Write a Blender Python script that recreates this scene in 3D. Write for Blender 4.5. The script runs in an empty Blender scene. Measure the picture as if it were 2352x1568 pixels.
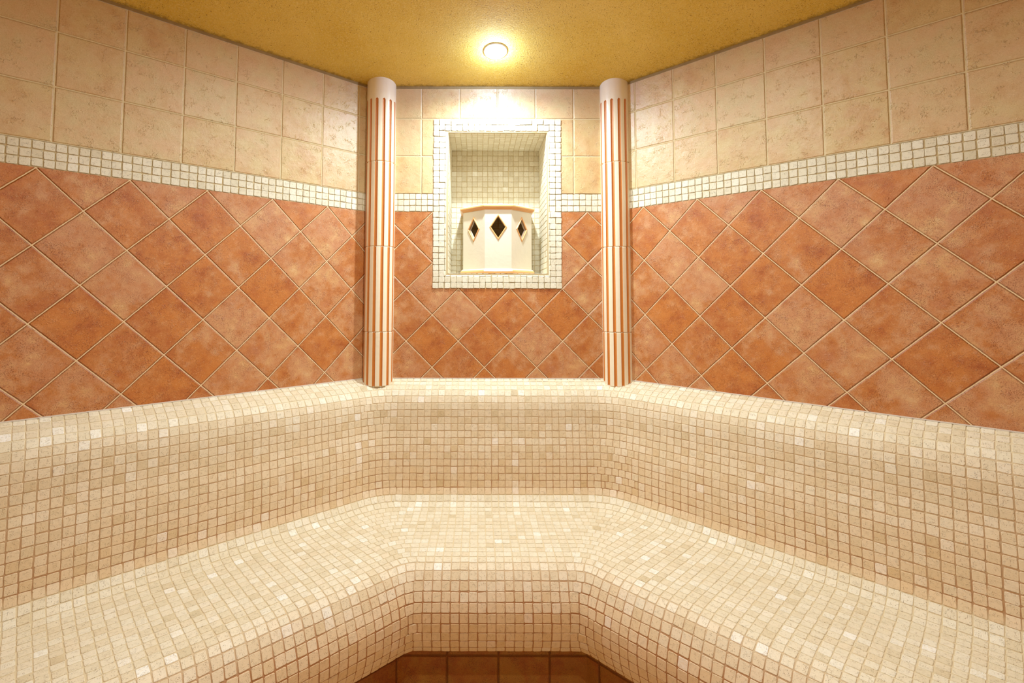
import bpy, math, random
import numpy as np
from mathutils import Vector, Matrix
random.seed(7); RNG = np.random.default_rng(11)
S = 0.269            # metres per lattice diagonal of the red wall tiles
H = 1.56             # eye height above the floor
sc = bpy.context.scene
COL = sc.collection

# ------------------------------------------------------------------ helpers
def M3(p):                                   # lattice units -> metres
    p = np.asarray(p, float)
    return p * S + np.array([0, 0, H])

def new_mesh(name, verts, faces, mats=(), mat_idx=None, parent=None, smooth=False, loc=None):
    me = bpy.data.meshes.new(name)
    verts = np.asarray(verts, float)
    if loc is not None: verts = verts - np.asarray(loc)
    me.from_pydata(verts.tolist(), [], [list(map(int, f)) for f in faces])
    for m in mats: me.materials.append(m)
    if mat_idx is not None:
        me.polygons.foreach_set('material_index', np.asarray(mat_idx, np.int32))
    if smooth: me.polygons.foreach_set('use_smooth', np.ones(len(me.polygons), bool))
    me.update()
    o = bpy.data.objects.new(name, me); COL.objects.link(o)
    if loc is not None and parent is None: o.location = loc
    if parent is not None:
        o.parent = parent
        if loc is None: o.matrix_parent_inverse = Matrix.Translation(parent.location).inverted()
        else: o.location = np.asarray(loc) - np.asarray(parent.location)
    return o

def empty(name, loc):
    o = bpy.data.objects.new(name, None); COL.objects.link(o)
    o.location = loc; o.empty_display_size = 0.1
    return o

def tag(o, label=None, cat=None, group=None, kind=None):
    if label: o['label'] = label
    if cat: o['category'] = cat
    if group: o['group'] = group
    if kind: o['kind'] = kind
    return o

# ------------------------------------------------------------------ materials
class NT:
    def __init__(s, name):
        s.m = bpy.data.materials.new(name); s.m.use_nodes = True
        s.t = s.m.node_tree; s.t.nodes.clear()
        s.out = s.t.nodes.new('ShaderNodeOutputMaterial')
        s.bsdf = s.t.nodes.new('ShaderNodeBsdfPrincipled')
        s.t.links.new(s.bsdf.outputs[0], s.out.inputs[0])
    def link(s, a, b): s.t.links.new(a, b)
    def n(s, typ, **kw):
        nd = s.t.nodes.new(typ)
        for k, v in kw.items():
            setattr(nd, k, v)
        return nd
    def setin(s, nd, key, v):
        if v is None: return
        if hasattr(v, 'is_output') or isinstance(v, bpy.types.NodeSocket): s.link(v, nd.inputs[key])
        else: nd.inputs[key].default_value = v
    def math(s, op, a, b=None, c=None, clamp=False):
        nd = s.n('ShaderNodeMath', operation=op, use_clamp=clamp)
        s.setin(nd, 0, a); s.setin(nd, 1, b); s.setin(nd, 2, c)
        return nd.outputs[0]
    def vmath(s, op, a, b=None, scale=None):
        nd = s.n('ShaderNodeVectorMath', operation=op)
        s.setin(nd, 0, a); s.setin(nd, 1, b)
        if scale is not None: s.setin(nd, 3, scale)
        return nd.outputs['Value'] if op in ('LENGTH', 'DOT_PRODUCT') else nd.outputs[0]
    def noise(s, vec, scale, detail=3, rough=.55, dim='3D', color=False, dist=0):
        nd = s.n('ShaderNodeTexNoise', noise_dimensions=dim)
        s.link(vec, nd.inputs['Vector']); nd.inputs['Scale'].default_value = scale
        nd.inputs['Detail'].default_value = detail; nd.inputs['Roughness'].default_value = rough
        nd.inputs['Distortion'].default_value = dist
        return nd.outputs['Color'] if color else nd.outputs[0]
    def ramp(s, fac, stops, interp='LINEAR'):
        nd = s.n('ShaderNodeValToRGB'); nd.color_ramp.interpolation = interp
        cr = nd.color_ramp
        while len(cr.elements) < len(stops): cr.elements.new(.5)
        for e, (p, c) in zip(cr.elements, stops):
            e.position = p; e.color = (*c, 1) if len(c) == 3 else c
        s.link(fac, nd.inputs[0]); return nd.outputs[0]
    def mapr(s, v, a, b, c=0., d=1., smooth=True):
        nd = s.n('ShaderNodeMapRange', interpolation_type='SMOOTHSTEP' if smooth else 'LINEAR')
        s.setin(nd, 0, v)
        for i, x in enumerate((a, b, c, d)): s.setin(nd, i + 1, x)
        return nd.outputs[0]
    def mix(s, f, a, b, mode='MIX'):
        nd = s.n('ShaderNodeMix', data_type='RGBA', blend_type=mode)
        s.setin(nd, 0, f)
        for k, v in ((6, a), (7, b)):
            if isinstance(v, tuple): v = (*v, 1) if len(v) == 3 else v
            s.setin(nd, k, v)
        return nd.outputs[2]
    def bump(s, h, dist, strength=1., normal=None):
        nd = s.n('ShaderNodeBump'); nd.inputs['Strength'].default_value = strength
        nd.inputs['Distance'].default_value = dist
        s.link(h, nd.inputs['Height'])
        if normal is not None: s.link(normal, nd.inputs['Normal'])
        return nd.outputs[0]
    def uv(s): return s.n('ShaderNodeTexCoord').outputs['UV']
    def obj(s): return s.n('ShaderNodeTexCoord').outputs['Object']
    def pos(s): return s.n('ShaderNodeNewGeometry').outputs['Position']
    def attr(s, name, out='Fac'):
        nd = s.n('ShaderNodeAttribute'); nd.attribute_name = name; return nd.outputs[out]

def srgb(r, g, b):
    f = lambda c: (c / 255 / 12.92) if c / 255 <= .04045 else ((c / 255 + .055) / 1.055) ** 2.4
    return (f(r), f(g), f(b))

def wall_tile_material(name, cell, stops, grout, gw, rough, speck, bump_mm, spec=.5, blot=.5, ragged=.004, hues=None, spk=.9):
    """Square glazed tiles, one per unit UV cell, with sunken grout."""
    k = NT(name); uv = k.uv()
    wob = k.vmath('SUBTRACT', k.noise(uv, 9, 2, color=True), (.5, .5, .5))
    fine = k.vmath('SUBTRACT', k.noise(uv, 70, 2, color=True), (.5, .5, .5))
    uvd = k.vmath('ADD', uv, k.vmath('SCALE', wob, scale=.010))
    uvd = k.vmath('ADD', uvd, k.vmath('SCALE', fine, scale=ragged))
    fl = k.vmath('FLOOR', uv); fr = k.vmath('FRACTION', uvd)
    cell_id = k.vmath('FLOOR', uv)
    sep = k.n('ShaderNodeSeparateXYZ'); k.link(fr, sep.inputs[0])
    ex = k.math('MINIMUM', sep.outputs[0], k.math('SUBTRACT', 1., sep.outputs[0]))
    ey = k.math('MINIMUM', sep.outputs[1], k.math('SUBTRACT', 1., sep.outputs[1]))
    e = k.math('SMOOTH_MIN', ex, ey, .012)
    wn = k.n('ShaderNodeTexWhiteNoise', noise_dimensions='3D'); k.link(cell_id, wn.inputs['Vector'])
    rnd = wn.outputs['Value']; rcol = wn.outputs['Color']
    # in-tile clouds are shifted per tile so each tile has its own pattern
    tv = k.vmath('ADD', uv, k.vmath('SCALE', rcol, scale=37.))
    clouds = k.noise(tv, 2.1, 6, .66)
    clouds2 = k.noise(k.vmath('ADD', tv, (11.3, 4.1, 2.2)), 4.5, 5, .65)
    f = k.math('ADD', k.math('MULTIPLY', k.math('SUBTRACT', rnd, .5), .34), k.math('MULTIPLY', k.math('SUBTRACT', clouds, .5), blot * 1.7))
    f = k.math('ADD', f, k.math('MULTIPLY', k.math('SUBTRACT', clouds2, .5), blot * .8))
    f = k.math('ADD', f, .5, clamp=True)
    col = k.ramp(f, stops)
    if hues:
        hs = k.n('ShaderNodeSeparateXYZ'); k.link(rcol, hs.inputs[0])
        hn = k.noise(k.vmath('ADD', tv, (7.7, 1.3, 5.1)), 1.9, 4, .6)
        f1 = k.mapr(k.math('ADD', hn, k.math('MULTIPLY', k.math('SUBTRACT', hs.outputs[0], .5), .30)), .50, .72)
        f2 = k.mapr(k.math('ADD', hn, k.math('MULTIPLY', k.math('SUBTRACT', hs.outputs[0], .5), .30)), .50, .28)
        col = k.mix(k.math('MULTIPLY', f1, .42), col, hues[0]); col = k.mix(k.math('MULTIPLY', f2, .60), col, hues[1])
    grain = k.noise(tv, 68, 3, .7)
    patch = k.mapr(k.noise(k.vmath('ADD', tv, (3.3, 9.1, 7.2)), 3.2, 3, .6), .42, .68)
    grain2 = k.noise(tv, 120, 2, .6)
    sp = k.math('MAXIMUM', k.mapr(grain, .50, .62), k.math('MULTIPLY', k.mapr(grain2, .56, .68), .7))
    sp = k.math('MULTIPLY', sp, k.math('ADD', k.math('MULTIPLY', patch, .60), .40))
    dark = k.mix(1., col, speck, 'MULTIPLY')
    col = k.mix(k.math('MULTIPLY', sp, spk), col, dark)
    lights = k.mapr(k.noise(tv, 38, 2, .6), .60, .72)
    col = k.mix(k.math('MULTIPLY', lights, .15), col, tuple(min(1, c * 1.5 + .03) for c in stops[-1][1]))
    edge_d = k.mapr(e, gw, gw + .035, 1., 0.)
    col = k.mix(k.math('MULTIPLY', edge_d, .31 * spk), col, dark)
    isg = k.mapr(e, gw * .72, gw * 1.12, 1., 0.)
    gcol = k.mix(k.noise(uv, 6, 3), tuple(c * .8 for c in grout), tuple(min(1, c * 1.12) for c in grout))
    col = k.mix(isg, col, gcol)
    k.link(col, k.bsdf.inputs['Base Color'])
    r = k.math('ADD', k.math('MULTIPLY', isg, .8 - rough), k.math('ADD', rough, k.math('MULTIPLY', grain, .12)))
    k.link(r, k.bsdf.inputs['Roughness']); k.bsdf.inputs['Specular IOR Level'].default_value = spec
    prof = k.mapr(e, gw * .6, gw + .020, 0., 1.)
    lump = k.noise(tv, 7, 3, .5)
    crust = k.math('MULTIPLY', k.mapr(k.noise(tv, 30, 3, .6), .50, .66), k.mapr(k.noise(k.vmath('ADD', tv, (5., 2., 8.)), 5, 2, .6), .50, .68))
    b1 = k.bump(prof, cell * (.02 if spk > .8 else .012), 1.)
    b2 = k.bump(k.math('ADD', lump, k.math('ADD', k.math('MULTIPLY', crust, .75), k.math('MULTIPLY', grain, .30))), bump_mm / 1000. * 1.6, 1., b1)
    k.link(b2, k.bsdf.inputs['Normal'])
    return k.m

RED_STOPS = [(0., srgb(154, 74, 26)), (.25, srgb(176, 94, 40)), (.48, srgb(190, 116, 58)), (.64, srgb(200, 138, 90)), (.80, srgb(210, 156, 100)), (1., srgb(226, 188, 136))]
TAN_STOPS = [(0., srgb(188, 140, 86)), (.3, srgb(204, 164, 112)), (.5, srgb(212, 180, 132)), (.7, srgb(208, 186, 136)), (1., srgb(222, 202, 158))]
DARK_STOPS = [(0., srgb(150, 74, 20)), (.35, srgb(168, 94, 28)), (.6, srgb(178, 114, 36)), (.85, srgb(180, 128, 48)), (1., srgb(188, 122, 56))]
m_red = wall_tile_material('terracotta_wall_tile', .19, RED_STOPS, srgb(236, 204, 156), .0092, .40, srgb(156, 108, 72), .8, blot=.85, hues=(srgb(194, 132, 94), srgb(202, 120, 48)))
m_tan = wall_tile_material('sand_wall_tile', .20, TAN_STOPS, srgb(222, 204, 158), .0095, .27, srgb(204, 176, 138), 1.2, blot=.55, hues=(srgb(218, 176, 136), srgb(212, 190, 132)), spk=.6)
m_plinth = wall_tile_material('dark_plinth_tile', .20, DARK_STOPS, srgb(120, 66, 26), .007, .5, srgb(90, 44, 24), .8, blot=.9, hues=(srgb(150, 64, 22), srgb(176, 120, 40)))

def mosaic_material(name, stops, sat=1.):
    k = NT(name); uv = k.uv(); r = k.attr('rnd'); st = k.attr('stain')
    stretch = k.vmath('MULTIPLY', uv, (1., 3.2, 1.))
    band = k.noise(stretch, 70, 4, .6)
    fine = k.noise(stretch, 260, 3, .7)
    f = k.math('ADD', r, k.math('MULTIPLY', k.math('SUBTRACT', band, .5), .55), clamp=True)
    col = k.ramp(f, stops)
    patch = k.mapr(k.noise(uv, 85, 2), .47, .62)
    pits = k.mapr(k.noise(k.vmath('MULTIPLY', uv, (1., 2.1, 1.)), 300, 3, .6), .555, .62)
    pits = k.math('MULTIPLY', pits, k.math('ADD', k.math('MULTIPLY', patch, .90), .10))
    pits2 = k.math('MULTIPLY', k.mapr(fine, .50, .68), .20)
    col = k.mix(k.math('MAXIMUM', k.math('MULTIPLY', pits, .66), pits2), col, srgb(146, 108, 64))
    col = k.mix(k.math('MULTIPLY', st, .50, clamp=True), col, srgb(236, 172, 92))
    k.link(col, k.bsdf.inputs['Base Color'])
    k.bsdf.inputs['Roughness'].default_value = .55
    k.bsdf.inputs['Specular IOR Level'].default_value = .32
    h = k.math('SUBTRACT', k.math('MULTIPLY', band, .35), pits)
    k.link(k.bump(h, .0009, 1.), k.bsdf.inputs['Normal'])
    return k.m
TRAV = [(0., srgb(206, 188, 150)), (.25, srgb(222, 206, 172)), (.55, srgb(232, 219, 190)), (.8, srgb(238, 229, 206)), (.93, srgb(246, 241, 226)), (1., srgb(250, 248, 240))]
TRAV2 = [(0., srgb(214, 204, 174)), (.4, srgb(228, 220, 194)), (.8, srgb(238, 233, 212)), (1., srgb(246, 243, 228))]
m_trav = mosaic_material('travertine_mosaic', TRAV)
m_trav_border = mosaic_material('pale_travertine_mosaic', TRAV2)

def grout_material(name, base, stained):
    k = NT(name); st = k.attr('stain'); p = k.pos()
    nz = k.noise(p, 9, 4, .6)
    f = k.math('MULTIPLY', st, k.mapr(nz, .15, .55), clamp=True)
    col = k.mix(f, base, stained)
    col = k.mix(k.math('MULTIPLY', k.noise(p, 140, 3), .4), col, tuple(c * .72 for c in base))
    k.link(col, k.bsdf.inputs['Base Color']); k.bsdf.inputs['Roughness'].default_value = .85
    k.link(k.bump(k.noise(p, 500, 2), .0006), k.bsdf.inputs['Normal'])
    return k.m
m_grout = grout_material('bench_grout', srgb(222, 202, 162), srgb(168, 98, 36))
m_grout_pale = grout_material('border_grout', srgb(206, 186, 142), srgb(200, 150, 90))

def simple(name, col, rough=.4, spec=.5, bump=None, var=0.):
    k = NT(name)
    if var:
        c = k.mix(k.noise(k.pos(), 18, 4, .6), tuple(x * (1 - var) for x in col), tuple(min(1, x * (1 + var)) for x in col))
        k.link(c, k.bsdf.inputs['Base Color'])
    else: k.bsdf.inputs['Base Color'].default_value = (*col, 1)
    k.bsdf.inputs['Roughness'].default_value = rough
    k.bsdf.inputs['Specular IOR Level'].default_value = spec
    if bump: k.link(k.bump(k.noise(k.pos(), bump[0], 3, .6), bump[1]), k.bsdf.inputs['Normal'])
    return k.m
m_cream = simple('cream_glaze', srgb(240, 226, 198), .30, .5, (60, .0008), .05)
m_orange = simple('orange_glaze', srgb(206, 122, 50), .38, .45, (60, .0006), .10)
m_trim = simple('apricot_glaze', srgb(232, 168, 104), .33, .5, (80, .0005), .08)
m_pot = simple('ivory_ceramic', srgb(224, 212, 188), .33, .5, (50, .0008), .05)
m_caulk = simple('ceiling_joint_sealant', srgb(150, 124, 78), .8, .2, (90, .002), .3)
m_silicone = simple('white_silicone', srgb(206, 190, 172), .45, .4, None, .06)
m_bezel = simple('white_bezel', srgb(245, 245, 240), .3, .5)
m_back = simple('masonry', srgb(150, 120, 90), .9, .1)

def ceiling_material():
    k = NT('ochre_sprayed_plaster'); p = k.pos()
    big = k.noise(p, 2.2, 4, .55); g = k.noise(p, 130, 4, .65); g2 = k.noise(p, 320, 2, .5)
    col = k.ramp(big, [(.3, srgb(212, 168, 58)), (.5, srgb(220, 180, 74)), (.7, srgb(228, 190, 92))])
    col = k.mix(k.mapr(g, .45, .75, 0., .5), col, srgb(236, 212, 128))
    v = k.n('ShaderNodeTexVoronoi', feature='F1'); v.inputs['Scale'].default_value = 105
    v.inputs['Randomness'].default_value = 1.
    k.link(k.vmath('ADD', p, k.vmath('SCALE', k.noise(p, 60, 2, color=True), scale=.01)), v.inputs['Vector'])
    sp = k.mapr(v.outputs['Distance'], .10, .24, 1., 0.)
    gate = k.mapr(k.noise(p, 26, 3, .7), .30, .55)
    v2 = k.n('ShaderNodeTexVoronoi', feature='F1'); v2.inputs['Scale'].default_value = 230
    k.link(p, v2.inputs['Vector'])
    sp2 = k.math('MULTIPLY', k.mapr(v2.outputs['Distance'], .12, .34, 1., 0.), .6)
    sep = k.n('ShaderNodeSeparateXYZ'); k.link(v.outputs['Color'], sep.inputs[0])
    sizes = k.math('GREATER_THAN', sep.outputs[0], .45)
    dots = k.math('MAXIMUM', k.math('MULTIPLY', k.math('MULTIPLY', sp, gate), sizes), k.math('MULTIPLY', sp2, gate))
    col = k.mix(k.math('MULTIPLY', dots, .88), col, srgb(132, 76, 12))
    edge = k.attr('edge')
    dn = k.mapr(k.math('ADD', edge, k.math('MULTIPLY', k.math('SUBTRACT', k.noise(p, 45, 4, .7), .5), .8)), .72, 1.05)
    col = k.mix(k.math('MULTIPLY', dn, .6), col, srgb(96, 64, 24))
    k.link(col, k.bsdf.inputs['Base Color']); k.bsdf.inputs['Roughness'].default_value = .85
    k.bsdf.inputs['Specular IOR Level'].default_value = .25
    h = k.math('SUBTRACT', k.math('ADD', g, k.math('MULTIPLY', g2, .5)), k.math('MULTIPLY', dots, .8))
    k.link(k.bump(h, .0035, .9), k.bsdf.inputs['Normal'])
    return k.m
m_ceiling = ceiling_material()

# ------------------------------------------------------------------ mosaic tile builder
def tile_rings(g_u, g_v, rc):
    """12-gon with softly rounded corners, given margins and corner radius as fractions per axis"""
def build_tiles(name, quads, mats, parent, stain=None, gap=.0042, h=.0019, rc=.0034, base=None, base_mats=None,
                jit=.0006, rbias=0., rspread=.27, base_stain=None, weights=None):
    """quads: (N,4,3) metres, order c00,c10,c11,c01 seen from the room (normal = (c10-c00)x(c01-c00))."""
    Q = np.asarray(quads, float); N = len(Q)
    c00, c10, c11, c01 = Q[:, 0], Q[:, 1], Q[:, 2], Q[:, 3]
    du = .5 * ((c10 - c00) + (c11 - c01)); dv = .5 * ((c01 - c00) + (c11 - c10))
    lu = np.linalg.norm(du, axis=1); lv = np.linalg.norm(dv, axis=1)
    nrm = np.cross(du, dv); nrm /= np.linalg.norm(nrm, axis=1)[:, None]
    def ring(inset, height):
        g = gap / 2 + inset
        gu = (g / lu)[:, None]; gv = (g / lv)[:, None]
        r = max(rc - inset * .4, .0008)
        ru = (np.minimum(r, lu * .28) / lu)[:, None]; rv = (np.minimum(r, lv * .28) / lv)[:, None]
        k = .293
        s = np.concatenate([gu, gu + k * ru, gu + ru, 1 - gu - ru, 1 - gu - k * ru, 1 - gu, 1 - gu, 1 - gu - k * ru, 1 - gu - ru, gu + ru, gu + k * ru, gu], 1)
        t = np.concatenate([gv + rv, gv + k * rv, gv, gv, gv + k * rv, gv + rv, 1 - gv - rv, 1 - gv - k * rv, 1 - gv, 1 - gv, 1 - gv - k * rv, 1 - gv - rv], 1)
        s = s + js + wob_s; t = t + jt + wob_t
        P = (c00[:, None] * ((1 - s) * (1 - t))[..., None] + c10[:, None] * (s * (1 - t))[..., None]
             + c11[:, None] * (s * t)[..., None] + c01[:, None] * ((1 - s) * t)[..., None])
        hh = height + tilt_u * (s - .5) + tilt_v * (t - .5) + (hj if height > 0 else 0)
        return P + nrm[:, None] * hh[..., None], s, t
    js = (RNG.normal(0, jit, (N, 1)) / lu[:, None]); jt = (RNG.normal(0, jit, (N, 1)) / lv[:, None])
    wob_s = RNG.normal(0, jit * .75, (N, 12)) / lu[:, None]; wob_t = RNG.normal(0, jit * .75, (N, 12)) / lv[:, None]
    tilt_u = RNG.normal(0, .00022, (N, 1)); tilt_v = RNG.normal(0, .00022, (N, 1)); hj = np.abs(RNG.normal(0, .00025, (N, 1)))
    R0, s0, t0 = ring(0, -.0015); R1, s1, t1 = ring(0, h * .55); R2, s2, t2 = ring(.0011, h)
    V = np.concatenate([R0, R1, R2], 1).reshape(-1, 3)
    sv = np.concatenate([s0, s1, s2], 1) * lu[:, None]; tv = np.concatenate([t0, t1, t2], 1) * lv[:, None]
    # per-tile uv in metres, random quarter turn and random shift
    rot = RNG.random((N, 1)) < .35
    offx = RNG.random((N, 1)) * 20; offy = RNG.random((N, 1)) * 20
    ux = np.where(rot, tv, sv) + offx; uy = np.where(rot, sv, tv) + offy
    UV = np.stack([ux, uy], -1).reshape(-1, 2)
    ids = np.arange(12)
    side = np.stack([ids, (ids + 1) % 12, (ids + 1) % 12 + 12, ids + 12], 1)
    sides = np.concatenate([side, side + 12], 0)            # 24 quads
    off = (np.arange(N) * 36)[:, None, None]
    quads_f = (sides[None] + off).reshape(-1, 4)
    ngon = (np.arange(24, 36)[None] + (np.arange(N) * 36)[:, None])
    nv0 = len(V)
    if base is not None:
        bV, bF = base; bV = np.asarray(bV, float); V = np.concatenate([V, bV]); UV = np.concatenate([UV, np.zeros((len(bV), 2))])
    ori = np.asarray(parent.location) if parent is not None else np.zeros(3)
    V = V - ori
    me = bpy.data.meshes.new(name)
    loops = [quads_f.ravel(), ngon.ravel()]; sizes = [np.full(len(quads_f), 4), np.full(N, 12)]
    matx = [np.zeros(len(quads_f), int), np.zeros(N, int)]
    if base is not None:
        bF = np.asarray(bF) + nv0
        loops.append(bF.ravel()); sizes.append(np.full(len(bF), 4)); matx.append(np.ones(len(bF), int))
    L = np.concatenate(loops).astype(np.int32); Z = np.concatenate(sizes).astype(np.int32); MX = np.concatenate(matx).astype(np.int32)
    me.vertices.add(len(V)); me.vertices.foreach_set('co', V.ravel())
    me.loops.add(len(L)); me.loops.foreach_set('vertex_index', L)
    me.polygons.add(len(Z)); starts = np.concatenate([[0], np.cumsum(Z)[:-1]]).astype(np.int32)
    me.polygons.foreach_set('loop_start', starts); me.polygons.foreach_set('loop_total', Z)
    for m in mats: me.materials.append(m)
    me.polygons.foreach_set('material_index', MX)
    me.update(calc_edges=True)
    uvl = me.uv_layers.new(name='UVMap'); uvl.data.foreach_set('uv', UV[L].ravel())
    rn = np.clip(RNG.normal(.5 + rbias, rspread * .55, N), 0, .9)
    odd = RNG.random(N) < .012; rn[odd] = .95
    pn = np.zeros(len(V)); pn[:nv0] = np.repeat(rn, 36)
    a = me.attributes.new('rnd', 'FLOAT', 'POINT'); a.data.foreach_set('value', pn)
    ps = np.zeros(len(V))
    if stain is not None: ps[:nv0] = np.repeat(np.asarray(stain), 36)
    if base_stain is not None: ps[nv0:] = base_stain
    a = me.attributes.new('stain', 'FLOAT', 'POINT'); a.data.foreach_set('value', ps)
    sm = np.zeros(len(Z), bool)
    if base is not None: sm[len(quads_f) + N:] = True
    me.polygons.foreach_set('use_smooth', sm)
    me.validate()
    o = bpy.data.objects.new(name, me); COL.objects.link(o)
    if parent is not None: o.parent = parent
    return o

# ------------------------------------------------------------------ walls (lattice units)
WALLS = {'left': (.7465, -5.6881, 6.3087), 'back': (0., -1.3727, 9.5943), 'right': (-.8166, 3.0812, 9.1823)}
def wp(w, u, z, out=0.):                     # point on a wall; out = distance into the room
    a, x0, y0 = WALLS[w]
    return np.array([x0 + u * math.cos(a) + out * math.sin(a), y0 + u * math.sin(a) - out * math.cos(a), z])
def isect(w1, o1, w2, o2):
    a1, x1, y1 = WALLS[w1]; a2, x2, y2 = WALLS[w2]
    p1 = wp(w1, 0, 0, o1)[:2]; p2 = wp(w2, 0, 0, o2)[:2]
    d1 = np.array([math.cos(a1), math.sin(a1)]); d2 = np.array([math.cos(a2), math.sin(a2)])
    t = np.linalg.solve(np.array([d1, -d2]).T, p2 - p1)
    return p1 + d1 * t[0], t[0], t[1]
CL, tL, uB0 = isect('left', 0, 'back', 0)
CR, uB1, tR = isect('back', 0, 'right', 0)
RANGE = {'left': (-2.2, tL), 'back': (uB0, uB1), 'right': (tR, 7.0)}
BAND = {'left': (1.668, 2.022), 'back': (1.672, 2.030), 'right': (1.700, 2.068)}
LIGHT_U = {'left': .14, 'back': .264, 'right': -.134}
LIGHT_Z = {'left': 2.025, 'back': 2.023, 'right': 2.070}
RED_Z = {'left': 1.6606, 'back': 1.1774, 'right': 1.7023}
TOP = 4.118; CEIL = 4.165; BOT = -5.8
PITCH = .746
OPEN = (.790, 2.722, .471, 3.246); FRAME = (.500, 2.996, .182, 3.506); NDEPTH = 1.22

def wall_object(w, label):
    V, F, MI, UV = [], [], [], []
    def quad(u0, u1, z0, z1, mi, out=0.):
        n = len(V)
        for (u, z) in ((u0, z0), (u1, z0), (u1, z1), (u0, z1)):
            V.append(M3(wp(w, u, z, out)))
            if mi == 0: dz = z - RED_Z[w]; UV.append((u + dz, u - dz))
            elif mi == 1: UV.append(((u - LIGHT_U[w]) / PITCH, (z - LIGHT_Z[w]) / .745))
            else: UV.append((u, z))
        F.append((n, n + 1, n + 2, n + 3)); MI.append(mi)
    u0, u1 = RANGE[w]; b0, b1 = BAND[w]
    if w != 'back':
        quad(u0, u1, BOT, b0, 0); quad(u0, u1, b0, b1, 2, -.008); quad(u0, u1, b1, TOP, 1); quad(u0, u1, TOP, CEIL + .02, 3, .004)
    else:
        f0, f1, f2, f3 = FRAME; o0, o1, o2, o3 = OPEN
        quad(u0, u1, BOT, f2, 0)
        for a, b in ((u0, f0), (f1, u1)):
            quad(a, b, f2, b0, 0); quad(a, b, b0, b1, 2, -.008); quad(a, b, b1, f3, 1)
        quad(u0, u1, f3, TOP, 1); quad(u0, u1, TOP, CEIL + .02, 3, .004)
        g = -.004
        quad(f0, f1, f2, o2, 2, g); quad(f0, f1, o3, f3, 2, g); quad(f0, o0, o2, o3, 2, g); quad(o1, f1, o2, o3, 2, g)
    me = bpy.data.meshes.new('wall_' + w)
    loc = M3(wp(w, .5 * (u0 + u1), BOT))
    me.from_pydata([tuple(np.asarray(v) - loc) for v in V], [], F)
    for m in (m_red, m_tan, m_grout_pale, m_caulk): me.materials.append(m)
    me.polygons.foreach_set('material_index', MI)
    uvl = me.uv_layers.new(name='UVMap')
    for i, p in enumerate(me.polygons):
        for li in p.loop_indices: uvl.data[li].uv = UV[me.loops[li].vertex_index]
    me.update()
    o = bpy.data.objects.new('wall_' + w, me); COL.objects.link(o); o.location = loc
    tag(o, label, 'wall', kind='structure')
    return o

def grid_quads(P, u0, u1, nu, z0, z1, nv):
    """P(u,v)->metres; returns quads ordered with u to the right and v upward"""
    out = []
    for i in range(nu):
        for j in range(nv):
            a, b = u0 + (u1 - u0) * i / nu, u0 + (u1 - u0) * (i + 1) / nu
            c, d = z0 + (z1 - z0) * j / nv, z0 + (z1 - z0) * (j + 1) / nv
            out.append((P(a, c), P(b, c), P(b, d), P(a, d)))
    return out

wall_left = wall_object('left', 'left tiled wall, terracotta diamonds under a pale mosaic border and sand squares')
wall_back = wall_object('back', 'narrow back tiled wall holding the arched-free square mosaic niche')
wall_back['label'] = 'narrow back tiled wall with the square mosaic niche between two columns'
wall_right = wall_object('right', 'right tiled wall, terracotta diamonds under a pale mosaic border and sand squares')
for w, wo in (('left', wall_left), ('right', wall_right)):
    u0, u1 = RANGE[w]; b0, b1 = BAND[w]; n = round((u1 - u0) / .119)
    q = grid_quads(lambda u, z: M3(wp(w, u, z)), u0, u1, n, b0 + .004, b1 - .004, 3)
    build_tiles('mosaic_border', q, [m_trav_border], wo, rbias=.05, h=.0012, gap=.0036)
u0, u1 = RANGE['back']; b0, b1 = BAND['back']
q = []
for a, b in ((u0, FRAME[0]), (FRAME[1], u1)):
    q += grid_quads(lambda u, z: M3(wp('back', u, z)), a, b, max(1, round((b - a) / .117)), b0 + .004, b1 - .004, 3)
build_tiles('mosaic_border', q, [m_trav_border], wall_back, rbias=.05, h=.0012, gap=.0036)

# niche frame: two rings of tiles and a narrow rounded inner ring
f0, f1, f2, f3 = FRAME; o0, o1, o2, o3 = OPEN
nu, nv = 22, 29; pu = (f1 - f0) / nu; pv = (f3 - f2) / nv
q = []
P = lambda u, z: M3(wp('back', u, z, .012))
for i in range(nu):
    for j in range(nv):
        if i in (0, 1, nu - 2, nu - 1) or j in (0, 1, nv - 2, nv - 1):
            a, b = f0 + i * pu, f0 + (i + 1) * pu; c, d = f2 + j * pv, f2 + (j + 1) * pv
            q.append((P(a, c), P(b, c), P(b, d), P(a, d)))
i0, i1, i2, i3 = f0 + 2 * pu, f1 - 2 * pu, f2 + 2 * pv, f3 - 2 * pv     # inside edge of whole tiles
Pi = lambda u, z: M3(wp('back', u, z, -.045))
for j in range(2, nv - 2):                                           # rounded inner edge left and right
    c, d = f2 + j * pv, f2 + (j + 1) * pv
    q.append((P(i0, c), Pi(o0, max(c, o2)), Pi(o0, min(d, o3)), P(i0, d)))
    q.append((Pi(o1, max(c, o2)), P(i1, c), P(i1, d), Pi(o1, min(d, o3))))
for i in range(2, nu - 2):
    a, b = f0 + i * pu, f0 + (i + 1) * pu
    q.append((P(a, i2), P(b, i2), Pi(min(max(b, o0), o1), o2), Pi(min(max(a, o0), o1), o2)))
    q.append((Pi(min(max(a, o0), o1), o3), Pi(min(max(b, o0), o1), o3), P(b, i3), P(a, i3)))
build_tiles('niche_frame', q, [m_trav_border], wall_back, rbias=.02, h=.0013, jit=.0008, gap=.0026, rc=.0034)
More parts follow.
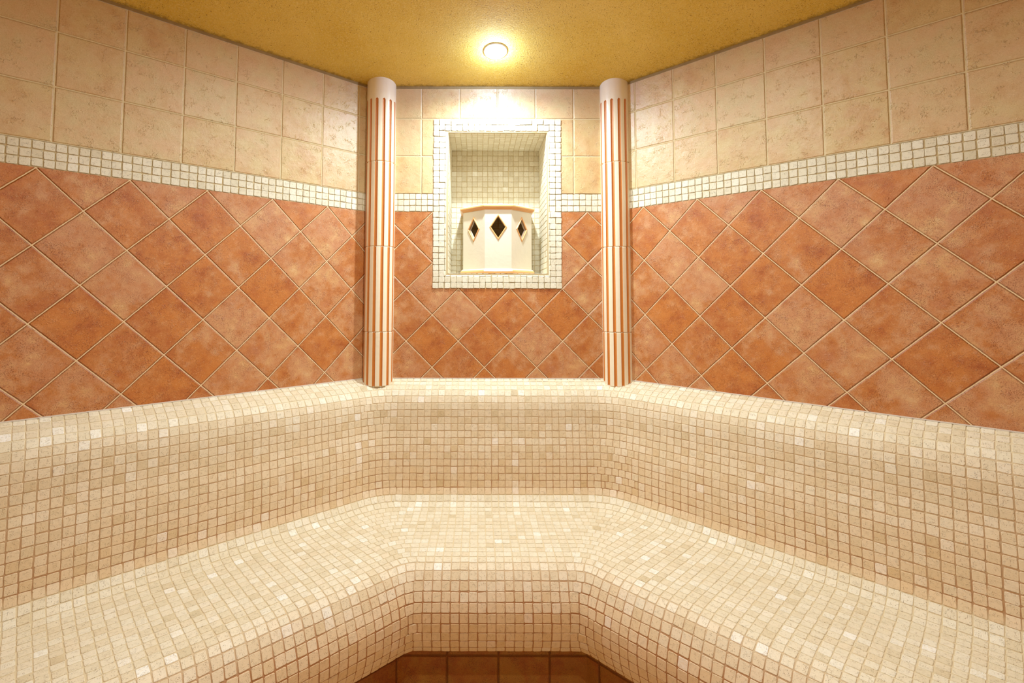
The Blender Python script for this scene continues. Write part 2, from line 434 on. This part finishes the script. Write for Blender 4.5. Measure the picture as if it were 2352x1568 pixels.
# niche lining: grout box and mosaic
nb = 9.5943 + NDEPTH
def nP(u, y, z): return M3((WALLS['back'][1] + u, y, z))
yf = 9.5943 + .03
gV, gF = [], []
def gq(*pts):
    n = len(gV); gV.extend(pts); gF.append((n, n + 1, n + 2, n + 3))
gq(nP(o0, nb, o2), nP(o1, nb, o2), nP(o1, nb, o3), nP(o0, nb, o3))
gq(nP(o0, yf - .03, o2), nP(o0, nb, o2), nP(o0, nb, o3), nP(o0, yf - .03, o3))
gq(nP(o1, nb, o2), nP(o1, yf - .03, o2), nP(o1, yf - .03, o3), nP(o1, nb, o3))
gq(nP(o0, yf - .03, o2), nP(o1, yf - .03, o2), nP(o1, nb, o2), nP(o0, nb, o2))
gq(nP(o0, nb, o3), nP(o1, nb, o3), nP(o1, yf - .03, o3), nP(o0, yf - .03, o3))
q = grid_quads(lambda u, z: nP(u, nb, z), o0, o1, 17, o2, o3, 24)
q += grid_quads(lambda y, z: nP(o0, y, z), yf + .02, nb, 10, o2, o3, 24)
q += grid_quads(lambda y, z: nP(o1, nb + yf + .02 - y, z), yf + .02, nb, 10, o2, o3, 24)
q += grid_quads(lambda u, y: nP(u, y, o2), o0, o1, 17, yf + .02, nb, 10)
q += grid_quads(lambda u, y: nP(u, nb + yf + .02 - y, o3), o0, o1, 17, yf + .02, nb, 10)
build_tiles('niche_lining', q, [m_trav_border, m_grout_pale], wall_back, rbias=-.12, h=.0014, gap=.0034, base=(gV, gF))

# ------------------------------------------------------------------ rest of the room shell (behind the viewer)
pl_ = wp('left', RANGE['left'][0], 0)[:2]; pr_ = wp('right', RANGE['right'][1], 0)[:2]
YB = -2.6
POLY = [tuple(CL), tuple(CR), tuple(pr_), (pr_[0], YB), (pl_[0], YB), tuple(pl_)]
def plain_wall(name, p, q_, label):
    p = np.array(p); q_ = np.array(q_); L = np.linalg.norm(q_ - p)
    V, UV, F, MI = [], [], [], []
    for z0, z1, mi in ((BOT, -1.5, 0), (-1.5, CEIL + .02, 1)):
        n = len(V)
        for (t, z) in ((0, z0), (1, z0), (1, z1), (0, z1)):
            xy = p + (q_ - p) * t; V.append(M3((xy[0], xy[1], z)))
            UV.append((t * L + z - 1.66, t * L - z + 1.66) if mi == 0 else (t * L / PITCH, (z - 2.03) / PITCH))
        F.append((n, n + 1, n + 2, n + 3)); MI.append(mi)
    loc = M3(((p[0] + q_[0]) / 2, (p[1] + q_[1]) / 2, BOT))
    me = bpy.data.meshes.new(name); me.from_pydata([tuple(np.asarray(v) - loc) for v in V], [], F)
    me.materials.append(m_red); me.materials.append(m_tan); me.polygons.foreach_set('material_index', MI)
    uvl = me.uv_layers.new(name='UVMap')
    for pgn in me.polygons:
        for li in pgn.loop_indices: uvl.data[li].uv = UV[me.loops[li].vertex_index]
    o = bpy.data.objects.new(name, me); COL.objects.link(o); o.location = loc
    tag(o, label, 'wall', kind='structure')
plain_wall('wall_right_side', POLY[2], POLY[3], 'tiled side wall to the right behind the viewer')
plain_wall('wall_front', POLY[3], POLY[4], 'tiled wall behind the viewer')
plain_wall('wall_left_side', POLY[4], POLY[5], 'tiled side wall to the left behind the viewer')
fl = new_mesh('floor', [M3((x, y, BOT)) for x, y in POLY], [list(range(len(POLY)))[::-1]], [m_tan], loc=M3((0, 3, BOT)))
uvl = fl.data.uv_layers.new(name='UVMap')
for i, l in enumerate(fl.data.loops):
    c = fl.data.vertices[l.vertex_index].co; uvl.data[i].uv = (c.x / .2, c.y / .2)
tag(fl, 'sand coloured tiled floor', 'floor', kind='structure')

# ceiling: shallow faceted vault rising from every wall
edges = [(np.array(POLY[i]), np.array(POLY[(i + 1) % 6])) for i in range(6)]
SL = .20
def ceil_z(p):
    ds = []
    for a, b in edges:
        d = (b - a) / np.linalg.norm(b - a); nrm = np.array([d[1], -d[0]])
        ds.append(abs(np.dot(p - a, nrm)))
    ds = np.array(ds); k = .16
    m = -k * np.log(np.exp(-ds / k).sum()) if ds.min() > .6 else min(ds)
    if ds.min() <= .6:
        m2 = -k * np.log(np.exp(-ds / k).sum()); w_ = max(0, ds.min() / .6); m = m * (1 - w_) + m2 * w_
    return CEIL + SL * max(0, min(m, 4.2)), ds.min()
bnd = []
for a, b in edges:
    n = max(2, int(np.linalg.norm(b - a) / .12))
    for i in range(n): bnd.append(a + (b - a) * i / n)
bnd = np.array(bnd); cen = np.array([.2, 3.4]); NR = 44
V, F, ED = [], [], []
for r in range(NR):
    t = (r / NR) ** 1.25
    for p in bnd:
        pp = p + (cen - p) * t; z, dm = ceil_z(pp)
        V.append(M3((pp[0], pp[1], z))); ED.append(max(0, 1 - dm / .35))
z, _ = ceil_z(cen); V.append(M3((cen[0], cen[1], z))); ED.append(0)
nb_ = len(bnd)
for r in range(NR - 1):
    for i in range(nb_):
        j = (i + 1) % nb_; F.append((r * nb_ + i, (r + 1) * nb_ + i, (r + 1) * nb_ + j, r * nb_ + j))
for i in range(nb_): F.append(((NR - 1) * nb_ + i, len(V) - 1, (NR - 1) * nb_ + (i + 1) % nb_))
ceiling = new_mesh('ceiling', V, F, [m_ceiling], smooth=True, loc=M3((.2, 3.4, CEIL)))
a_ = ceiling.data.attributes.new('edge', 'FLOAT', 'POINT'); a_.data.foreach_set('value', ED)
tag(ceiling, 'speckled ochre plaster ceiling rising in shallow facets', 'ceiling', kind='structure')

# ------------------------------------------------------------------ bench
PY = [9.594, 9.526, 9.413, 9.311, 9.239, 9.196, 9.177, 9.172, 9.169, 9.16, 9.142, 9.12, 9.104, 9.098, 9.093, 9.089, 9.09, 9.089, 9.056, 8.978, 8.868, 8.748, 8.625, 8.503, 8.381, 8.259, 8.136, 8.014, 7.892, 7.77, 7.647, 7.525, 7.403, 7.281, 7.159, 7.049, 6.970, 6.905, 6.851, 6.814, 6.805, 6.814, 6.84, 6.885, 6.928]
PZ = [-1.536, -1.586, -1.633, -1.70, -1.799, -1.913, -2.034, -2.156, -2.279, -2.401, -2.522, -2.642, -2.763, -2.885, -3.007, -3.13, -3.252, -3.374, -3.492, -3.586, -3.64, -3.659, -3.663, -3.664, -3.664, -3.664, -3.664, -3.663, -3.662, -3.661, -3.661, -3.662, -3.664, -3.670, -3.687, -3.738, -3.829, -3.933, -4.043, -4.159, -4.281, -4.403, -4.523, -4.634, -4.711]
NP_ = len(PY); MT = .1223
DB = [9.594 - y for y in PY]
DEL_L, DEL_R = .125, .085
def side_d(d, dl): return d + dl * min(1., d / .35)
DLs = [side_d(d, DEL_L) for d in DB]; DRs = [side_d(d, DEL_R) for d in DB]
def rad(d):
    if d < .4: return .12 + d / .4 * .75
    if d < 1.0: return .87
    if d < 2.4: return .87 - (d - 1.0) / 1.4 * .42
    return .40
class EdgePath:
    """One row edge: straight along the left wall, fillet, back, fillet, right."""
    def __init__(s, i, dl=None, db=None, dr=None, z=None, R=None):
        s.dl = DLs[i] if dl is None else dl; s.db = DB[i] if db is None else db; s.dr = DRs[i] if dr is None else dr
        s.z = PZ[i] if z is None else z; R = rad(s.db) if R is None else R
        if R is not None and i is not None and i >= 36: R = max(.16, .40 - (i - 36) * .06)
        aL = WALLS['left'][0]; aR = -WALLS['right'][0]
        s.cL, s.tl, s.bl = isect('left', s.dl, 'back', s.db)
        s.cR, s.br, s.tr = isect('back', s.db, 'right', s.dr)
        s.TL = R * math.tan(aL / 2); s.TR = R * math.tan(aR / 2); s.R = R; s.aL = aL; s.aR = aR
        s.tl_end = s.tl - s.TL; s.bl_st = s.bl + s.TL; s.br_end = s.br - s.TR; s.tr_st = s.tr + s.TR
    def xy(s, w, u):
        return wp(w, u, s.z, {'left': s.dl, 'back': s.db, 'right': s.dr}[w])
    def corner(s, side, ua, ub, lam):
        """arc-length parameter lam in 0..1 from wall position ua to wall position ub around one corner"""
        if side == 'L':
            l1 = max(0, s.tl_end - ua); la = s.R * s.aL; l2 = max(0, ub - s.bl_st); w1, w2, R, c = 'left', 'back', s.R, s.cL
            e1, e2, ang = s.tl_end, s.bl_st, s.aL
        else:
            l1 = max(0, s.br_end - ua); la = s.R * s.aR; l2 = max(0, ub - s.tr_st); w1, w2, R, c = 'back', 'right', s.R, s.cR
            e1, e2, ang = s.br_end, s.tr_st, s.aR
        d = lam * (l1 + la + l2)
        if d <= l1: return s.xy(w1, ua + d)
        if d >= l1 + la: return s.xy(w2, e2 + (d - l1 - la))
        th = (d - l1) / R
        a0 = WALLS[w1][0]; p = s.xy(w1, e1); n = np.array([math.sin(a0), -math.cos(a0)])     # toward room
        cc = p[:2] + n * R
        # heading turns clockwise by th
        hd = a0 - th
        q_ = cc - R * np.array([math.sin(hd), -math.cos(hd)])
        return np.array([q_[0], q_[1], s.z])
    def length(s, side, ua, ub):
        if side == 'L': return max(0, s.tl_end - ua) + s.R * s.aL + max(0, ub - s.bl_st)
        return max(0, s.br_end - ua) + s.R * s.aR + max(0, ub - s.tr_st)
EP = [EdgePath(i) for i in range(NP_)]
UL0, UR1 = RANGE['left'][0] + .02, RANGE['right'][1] - .02
GL, GB, GR = .03, .035, .02                 # grid phase of the straight runs
def snap_dn(x, ph): return ph + math.floor((x - ph) / MT) * MT
def snap_up(x, ph): return ph + math.ceil((x - ph) / MT) * MT
bench = empty('tiled_bench', M3((.3, 8.0, BOT)))
tag(bench, 'long angled bench with high backrest covered in cream travertine mosaic', 'bench')
def row_quads(i):
    A, B = EP[i], EP[i + 1]; q, st = [], []      # A upper/back edge, B lower/front edge
    def add(pa0, pa1, pb0, pb1): q.append((M3(pb0), M3(pb1), M3(pa1), M3(pa0)))
    w8 = random.choice([0, 0, 1, 1, 2]); w9 = random.choice([0, 0, 1, 1, 2])
    le = snap_dn(min(A.tl_end, B.tl_end), GL) - MT * w8
    bs = snap_up(max(A.bl_st, B.bl_st), GB) + MT * random.choice([0, 0, 1])
    be = snap_dn(min(A.br_end, B.br_end), GB) - MT * random.choice([0, 0, 1])
    rs = snap_up(max(A.tr_st, B.tr_st), GR) + MT * w9
    u = snap_up(UL0, GL)
    while u < le - 1e-6:
        add(A.xy('left', u), A.xy('left', u + MT), B.xy('left', u), B.xy('left', u + MT)); u += MT
    def corner(side, ua, ub):
        L = .5 * (A.length(side, ua, ub) + B.length(side, ua, ub)); n = max(1, int(L / MT)); rest = L - n * MT
        ws = [MT] * n
        if rest > .45 * MT: ws.insert(random.randrange(n + 1), rest)
        ws = np.array(ws); ws = ws * L / ws.sum(); cs = np.concatenate([[0], np.cumsum(ws)]) / L
        for a, b in zip(cs[:-1], cs[1:]):
            add(A.corner(side, ua, ub, a), A.corner(side, ua, ub, b), B.corner(side, ua, ub, a), B.corner(side, ua, ub, b))
    corner('L', le, bs)
    u = bs
    while u < be - 1e-6:
        add(A.xy('back', u), A.xy('back', u + MT), B.xy('back', u), B.xy('back', u + MT)); u += MT
    corner('R', be, rs)
    u = rs
    while u < UR1 - MT:
        add(A.xy('right', u), A.xy('right', u + MT), B.xy('right', u), B.xy('right', u + MT)); u += MT
    return q
def base_strip(edges_, stains):
    V, F, ST = [], [], []
    pts = []
    for e, stn in zip(edges_, stains):
        row = [e.xy('left', UL0)]
        row += [e.corner('L', e.tl_end, e.bl_st, k / 10) for k in range(11)]
        row += [e.corner('R', e.br_end, e.tr_st, k / 10) for k in range(11)]
        row += [e.xy('right', UR1)]
        pts.append(row)
        ST += [stn] * len(row)
    n = len(pts[0])
    for row in pts: V += [M3(p) for p in row]
    for r in range(len(pts) - 1):
        for c in range(n - 1): F.append(((r + 1) * n + c, (r + 1) * n + c + 1, r * n + c + 1, r * n + c))
    return V, F, ST
def stain_of(i):      # lime and rust staining of the joints, strongest on the seat front
    if i < 4: return .0
    if i < 18: return .25 + .60 * (i - 4) / 14
    if i < 33: return .04
    return min(1.3, .12 + (i - 33) * .19)
for nm, i0_, i1_, lab in (('backrest', 0, 18, None), ('seat', 18, 34, None), ('seat_front', 34, NP_ - 1, None)):
    q, stn = [], []
    for i in range(i0_, i1_):
        r = row_quads(i); q += r; stn += list(np.clip(RNG.normal(stain_of(i) * .7, .05, len(r)), 0, 1))
    bV, bF, bS = base_strip([EP[i] for i in range(i0_, i1_ + 1)], [stain_of(i) for i in range(i0_, i1_ + 1)])
    build_tiles(nm, q, [m_trav, m_grout], bench, stain=stn, base=(bV, bF), base_stain=bS, gap=.0031, h=.0017, rbias=.03 if nm != 'backrest' else -.02)
# underside and dark plinth
PD = 2.06; d_l, d_r = PD + .16, PD + .15
e0 = EP[-1]; e1 = EdgePath(None, d_l, PD, d_r, -4.74, .001); e2 = EdgePath(None, d_l, PD, d_r, BOT, .001)
V, F, _ = base_strip([e0, EdgePath(None, e0.dl - .12, e0.db - .10, e0.dr - .12, -4.75, .15), e1], [0, 0, 0])
new_mesh('underside', V, F, [m_grout], parent=bench)
V, F, UV, cum = [], [], [], {}
rowp = [e1.xy('left', UL0), e1.xy('left', e1.tl), e1.xy('back', e1.br), e1.xy('right', UR1)]
uoff = [lambda p: 0]
us = [0]
for a, b in zip(rowp[:-1], rowp[1:]): us.append(us[-1] + np.linalg.norm(b - a) / PITCH)
# joints on the back run: phase so that one falls at x = .31
ph = us[1] + (.31 - rowp[1][0]) / PITCH; us = [u - ph for u in us]
for k_ in range(3):
    n = len(V)
    for (p, u) in ((rowp[k_], us[k_]), (rowp[k_ + 1], us[k_ + 1])):
        for z in (BOT, -4.74):
            V.append(M3((p[0], p[1], z))); UV.append((u + k_ * 5.0 * 0, (z + 5.19) / PITCH))
    F.append((n, n + 2, n + 3, n + 1))
pl = new_mesh('plinth', V, F, [m_plinth], parent=bench)
uvl = pl.data.uv_layers.new(name='UVMap')
for i, l in enumerate(pl.data.loops): uvl.data[i].uv = UV[l.vertex_index]
pl['label'] = 'dark terracotta tiled plinth under the seat'
for w_, u_, key in (('left', UL0, 'dl'), ('right', UR1, 'dr')):
    pr = [M3(wp(w_, u_, BOT, .002))] + [M3(e.xy(w_, u_)) for e in EP] + [M3(wp(w_, u_, -4.74, getattr(e1, key))), M3(wp(w_, u_, BOT, getattr(e1, key)))]
    new_mesh('end_panel', pr, [list(range(len(pr)))], [m_plinth], parent=bench)
# sealant bead where the ledge meets the walls
V, F = [], []
for dd, zz in ((.0, -1.522), (.013, -1.522), (.018, -1.535)):
    e = EdgePath(None, dd, dd, dd, zz, .05)
    row = [e.xy('left', UL0)] + [e.corner('L', e.tl_end, e.bl_st, k / 4) for k in range(5)] + [e.corner('R', e.br_end, e.tr_st, k / 4) for k in range(5)] + [e.xy('right', UR1)]
    V += [M3(p) for p in row]; nn = len(row)
for r in range(2):
    for c in range(nn - 1): F.append(((r + 1) * nn + c, (r + 1) * nn + c + 1, r * nn + c + 1, r * nn + c))
new_mesh('sealant_bead', V, F, [m_silicone], parent=bench)

# ------------------------------------------------------------------ columns
NFL = 13; RC = .279
def column(cx, cy_, phase, label, ztop):
    root = empty('fluted_column', M3((cx, cy_, -1.66))); tag(root, label, 'column', 'fluted columns flanking the niche')
    joints = [ztop, 2.595, .97, -.636, -1.64]
    for s_ in range(4):
        z1, z0 = joints[s_], joints[s_ + 1]
        gap = .014
        rot = phase + [0, 1.2, -.6, .8][s_] * math.pi / 180
        fl_top = 3.815 if s_ == 0 else 99
        zs = [z0 + .002, z0 + gap, z0 + gap + .012]
        top = z1 - (gap + .012 if s_ else 0)
        if s_ == 0:
            zs += list(np.linspace(z0 + .3, 3.65, 4)) + list(np.linspace(3.68, 3.855, 22)) + list(np.linspace(3.9, z1, 5))
        else:
            zs += list(np.linspace(z0 + .3, top, 5)) + [z1 - gap, z1 - .002]
        SUB = 16; na = NFL * SUB; V, F, MI = [], [], []
        hw = .080 / RC                                  # half angular width of a flute (rad) scaled below
        hw = .100
        for zi, z in enumerate(zs):
            shr = 0.
            if s_ > 0 and (zi == len(zs) - 1): shr = .012
            if zi == 0: shr = .012
            w = hw
            if s_ == 0 and z > fl_top - hw * RC:
                dz = z - (fl_top - hw * RC); w = math.sqrt(max(0, (hw * RC) ** 2 - dz ** 2)) / RC
            for k in range(na):
                c = k % SUB; fidx = k // SUB
                # non uniform sampling: dense across the flute
                tt = [-1., -.93, -.72, -.4, 0, .4, .72, .93, 1.]
                if c < 9: ang_ = tt[c] * max(w, .004)
                else: ang_ = hw + (2 * math.pi / NFL - 2 * hw) * (c - 8) / 8 - 0 if False else max(w, .004) + (2 * math.pi / NFL - 2 * max(w, .004)) * (c - 8) / 8
                dep = 0.
                if c < 9 and w > 0.003: dep = .026 * min(1, w / hw) * math.sqrt(max(0, 1 - tt[c] ** 2)) ** .8
                th = rot + fidx * 2 * math.pi / NFL + ang_ - math.pi / 2
                r = RC - dep - shr
                V.append(M3((cx + r * math.cos(th), cy_ + r * math.sin(th), z)))
        for zi in range(len(zs) - 1):
            for k in range(na):
                j = (k + 1) % na; F.append((zi * na + k, zi * na + j, (zi + 1) * na + j, (zi + 1) * na + k))
                c = k % SUB; org = c < 8
                if s_ == 0 and zs[zi] >= fl_top - .001: org = False
                MI.append(1 if org else 0)
        nV = len(V)
        F.append(list(range(na))[::-1]); MI.append(0)
        F.append([len(zs) * na - na + k for k in range(na)]); MI.append(0)
        nm = 'capital' if s_ == 0 else 'shaft_section'
        o = new_mesh(nm, V, F, [m_cream, m_orange], MI, parent=root)
        o.data.polygons.foreach_set('use_smooth', [len(p.vertices) == 4 for p in o.data.polygons])
        try: o.data.set_sharp_from_angle(angle=math.radians(38))
        except Exception: pass
    # thin mortar core visible in the joints
    V = [M3((cx + (RC - .03) * math.cos(t), cy_ + (RC - .03) * math.sin(t), z)) for z in (-1.65, ztop - .05) for t in np.linspace(0, 2 * math.pi, 49)[:-1]]
    F = [(k, (k + 1) % 48, 48 + (k + 1) % 48, 48 + k) for k in range(48)]
    new_mesh('mortar_core', V, F, [m_grout], parent=root)
    return root
LXC, RXC, CY = -1.895, 2.675, 9.56
column(LXC, CY, math.radians(-7), 'cream fluted column with orange grooves, left of the niche', 4.24)
column(RXC, CY, math.radians(2), 'cream fluted column with orange grooves, right of the niche', 4.24)

# ------------------------------------------------------------------ ceramic steam outlet cover in the niche
cxp, yfp = .398, 9.70
cover = empty('steam_outlet_cover', M3((cxp, 10.1, .474))); tag(cover, 'cream ceramic steam outlet cover with three diamond openings, standing in the niche', 'steam vent cover')
FH, SH, SD, BD = .262, .700, .43, .672
def plan(off):        # plan outline left-back -> front -> right-back, offset outward
    k = math.tan(math.radians(22.5)) * off
    return [(-SH - off, SD + BD), (-SH - off, SD - k * .9), (-FH - k, -off), (FH + k, -off), (SH + off, SD - k * .9), (SH + off, SD + BD)]
def pp(x, y, z): return M3((cxp + x, yfp + y, z))
zb, zt = .560, 1.752; TH = .055
out, inn = plan(0), plan(-TH)
V, F = [], []
def addq(*p):
    n = len(V); V.extend(p); F.append(tuple(range(n, n + len(p))))
holes = {1: (.135, .205, 1.375), 2: (.142, .212, 1.392), 3: (.135, .205, 1.375)}
rims = []
for k_ in range(5):
    a, b = np.array(out[k_]), np.array(out[k_ + 1]); ai, bi = np.array(inn[k_]), np.array(inn[k_ + 1])
    if k_ in holes:
        hw_, hh_, zc = holes[k_]; mid = (a + b) / 2; midi = (ai + bi) / 2; d = (b - a) / np.linalg.norm(b - a)
        nrm = np.array([d[1], -d[0]])
        dm = [(mid + d * x, zc + z) for x, z in ((0, hh_), (hw_, 0), (0, -hh_), (-hw_, 0))]     # top,right,bottom,left
        dmi = [(p - nrm * TH, z) for p, z in dm]
        for (A_, B_, D_, flip) in ((a, b, dm, False), (ai, bi, dmi, True)):
            TLp, TRp, BRp, BLp = pp(*A_, zt), pp(*B_, zt), pp(*B_, zb), pp(*A_, zb)
            t_, r_, b_, l_ = [pp(*p, z) for p, z in D_]
            tris = [(TLp, t_, TRp), (TRp, t_, r_), (TRp, r_, BRp), (BRp, r_, b_), (BRp, b_, BLp), (BLp, b_, l_), (BLp, l_, TLp), (TLp, l_, t_)]
            for t3 in tris: addq(*(t3 if flip else t3[::-1]))
        for m_ in range(4):
            p0, z0 = dm[m_]; p1, z1 = dm[(m_ + 1) % 4]; q0, w0 = dmi[m_]; q1, w1 = dmi[(m_ + 1) % 4]
            addq(pp(*p0, z0), pp(*p1, z1), pp(*q1, w1), pp(*q0, w0))
        rims.append((mid, d, nrm, hw_, hh_, zc))
    else:
        addq(pp(*a, zb), pp(*b, zb), pp(*b, zt), pp(*a, zt)); addq(pp(*bi, zb), pp(*ai, zb), pp(*ai, zt), pp(*bi, zt))
body = new_mesh('body', V, F, [m_pot], parent=cover)
for mid, d, nrm, hw_, hh_, zc in rims:
    V, F = [], []
    prof = [(0., -.03), (0., .008), (.35, .018), (.75, .016), (1., .0)]       # across the rim: inner -> outer, lift
    g = .034
    for (f_, lift) in prof:
        for x, z in ((0, 1), (1, 0), (0, -1), (-1, 0)):
            w_ = hw_ + f_ * g; h_ = hh_ + f_ * g * (hh_ / hw_)
            p = mid + d * x * w_ + nrm * lift; V.append(pp(p[0], p[1], zc + z * h_))
    for r in range(len(prof) - 1):
        for c in range(4): F.append((r * 4 + c, r * 4 + (c + 1) % 4, (r + 1) * 4 + (c + 1) % 4, (r + 1) * 4 + c))
    new_mesh('diamond_rim', V, F, [m_trim], parent=cover)
def moulding(name, prof, cap_z, mats, mi):
    V, F, MI = [], [], []
    for (off, z) in prof:
        for x, y in plan(off): V.append(pp(x, y, z))
    for r in range(len(prof) - 1):
        for c in range(5): F.append((r * 6 + c, r * 6 + c + 1, (r + 1) * 6 + c + 1, (r + 1) * 6 + c)); MI.append(mi[r])
    n = len(prof) - 1
    F.append([c for c in range(6)][::-1]); MI.append(mi[0]); F.append([n * 6 + c for c in range(6)]); MI.append(mi[-1])
    return new_mesh(name, V, F, mats, MI, parent=cover)
moulding('top_moulding', [(-.01, 1.735), (.012, 1.745), (.020, 1.765), (.044, 1.775), (.064, 1.795), (.064, 1.812), (.050, 1.828), (.03, 1.842), (-.03, 1.848)], 1.8, [m_pot, m_trim], [1, 1, 1, 1, 1, 1, 0, 0])
moulding('base_moulding', [(.03, .478), (.050, .490), (.054, .520), (.044, .535), (.036, .548), (.024, .566), (.0, .575)], .5, [m_pot, m_trim], [1, 1, 1, 1, 0, 0])

# ------------------------------------------------------------------ lamps: the visible spotlight and two added fill spots
def cone_pos(x, y): return x, y, ceil_z(np.array([x, y]))[0]
m_lens = bpy.data.materials.new('glowing_lens'); m_lens.use_nodes = True
nt = m_lens.node_tree; nt.nodes.clear(); o_ = nt.nodes.new('ShaderNodeOutputMaterial'); e_ = nt.nodes.new('ShaderNodeEmission')
e_.inputs[0].default_value = (1, .95, .86, 1); e_.inputs[1].default_value = 60; nt.links.new(e_.outputs[0], o_.inputs[0])
def lathe(name, prof, cen_, ax, mat, parent, n=48):
    ax = Vector(ax).normalized(); t1 = ax.orthogonal().normalized(); t2 = ax.cross(t1)
    V, F = [], []
    for r, h in prof:
        for k in range(n):
            t = 2 * math.pi * k / n; V.append(Vector(cen_) + t1 * (r * math.cos(t)) + t2 * (r * math.sin(t)) + ax * h)
    for i in range(len(prof) - 1):
        for k in range(n): F.append((i * n + k, i * n + (k + 1) % n, (i + 1) * n + (k + 1) % n, (i + 1) * n + k))
    if prof[-1][0] < .003: F.append([(len(prof) - 1) * n + k for k in range(n)])
    return new_mesh(name, [tuple(v) for v in V], F, [mat], parent=parent, smooth=True)
def lamp(x, y, label, power, halo, spot_size, col, bulb_up=.0):
    z = ceil_z(np.array([x, y]))[0]; e = .05
    gx = (ceil_z(np.array([x + e, y]))[0] - ceil_z(np.array([x - e, y]))[0]) / (2 * e)
    gy = (ceil_z(np.array([x, y + e]))[0] - ceil_z(np.array([x, y - e]))[0]) / (2 * e)
    dn = Vector((gx, gy, -1)).normalized(); c = Vector(M3((x, y, z)))
    root = empty('ceiling_light', c); tag(root, label, 'light')
    lathe('bezel', [(.0405, -.004), (.0405, .002), (.044, .0055), (.052, .006), (.057, .003), (.058, -.004)], c, dn, m_bezel, root)
    lathe('lens', [(.0410, .001), (.038, .0045), (.030, .0085), (.018, .0115), (.006, .0128), (.001, .013)], c, dn, m_lens, root)
    ld = bpy.data.lights.new('spot_bulb', 'SPOT'); ld.energy = power; ld.spot_size = math.radians(spot_size); ld.spot_blend = .8
    ld.shadow_soft_size = .028; ld.color = col
    lo = bpy.data.objects.new('spot_bulb', ld); COL.objects.link(lo); lo.location = c + dn * (.022 - 0) - c
    lo.rotation_euler = dn.to_track_quat('-Z', 'Y').to_euler(); lo.parent = root
    if halo:  # added bluish point light, imitates the glow around the lamp on the ceiling
        hd = bpy.data.lights.new('halo_fill_light', 'POINT'); hd.energy = halo; hd.shadow_soft_size = .012; hd.color = (.42, .60, 1)
        ho = bpy.data.objects.new('halo_fill_light', hd); COL.objects.link(ho); ho.location = dn * .034; ho.parent = root
    return root
lamp(.305, 8.57, 'round white recessed spotlight glowing in the ceiling in front of the niche', 112, 9, 176, (.83, .955, .98))
lamp(.3, 5.2, 'added fill spotlight, out of view in the middle of the ceiling', 92, 0, 172, (.92, 1., .94))  # added fill light with a fixture, brightens seat and side walls
lamp(.3, -.6, 'added fill spotlight, out of view in the ceiling behind the viewer', 72, 0, 172, (.92, 1., .94))  # second added fill light, brightens the seat front from behind the camera

w = bpy.data.worlds.new('World'); sc.world = w; w.use_nodes = True
w.node_tree.nodes['Background'].inputs[0].default_value = (.9, .75, .55, 1); w.node_tree.nodes['Background'].inputs[1].default_value = .3

# ------------------------------------------------------------------ camera
f, cx, cy, pit, roll = 1141.4945, 1097.5291, 618.9131, .0571, .0020
cd = bpy.data.cameras.new('camera'); cam = bpy.data.objects.new('camera', cd); COL.objects.link(cam)
cd.sensor_fit = 'HORIZONTAL'; cd.sensor_width = 36; cd.lens = f / 2352 * 36
cd.shift_x = (1176 - cx) / 2352; cd.shift_y = (cy - 784) / 2352
cd.clip_start = .02
cam.location = (0, 0, H)
cam.rotation_mode = 'XYZ'
cam.matrix_world = Matrix.Translation((0, 0, H)) @ Matrix.Rotation(math.pi / 2 + pit, 4, 'X') @ Matrix.Rotation(roll, 4, 'Z')
sc.camera = cam
sc.view_settings.view_transform = 'Standard'
sc.view_settings.look = 'None'
sc.view_settings.exposure = -.30; sc.view_settings.gamma = 1.13
sc.cycles.max_bounces = 14; sc.cycles.diffuse_bounces = 6
sc.cycles.use_denoising = True
sc.cycles.sample_clamp_indirect = 8
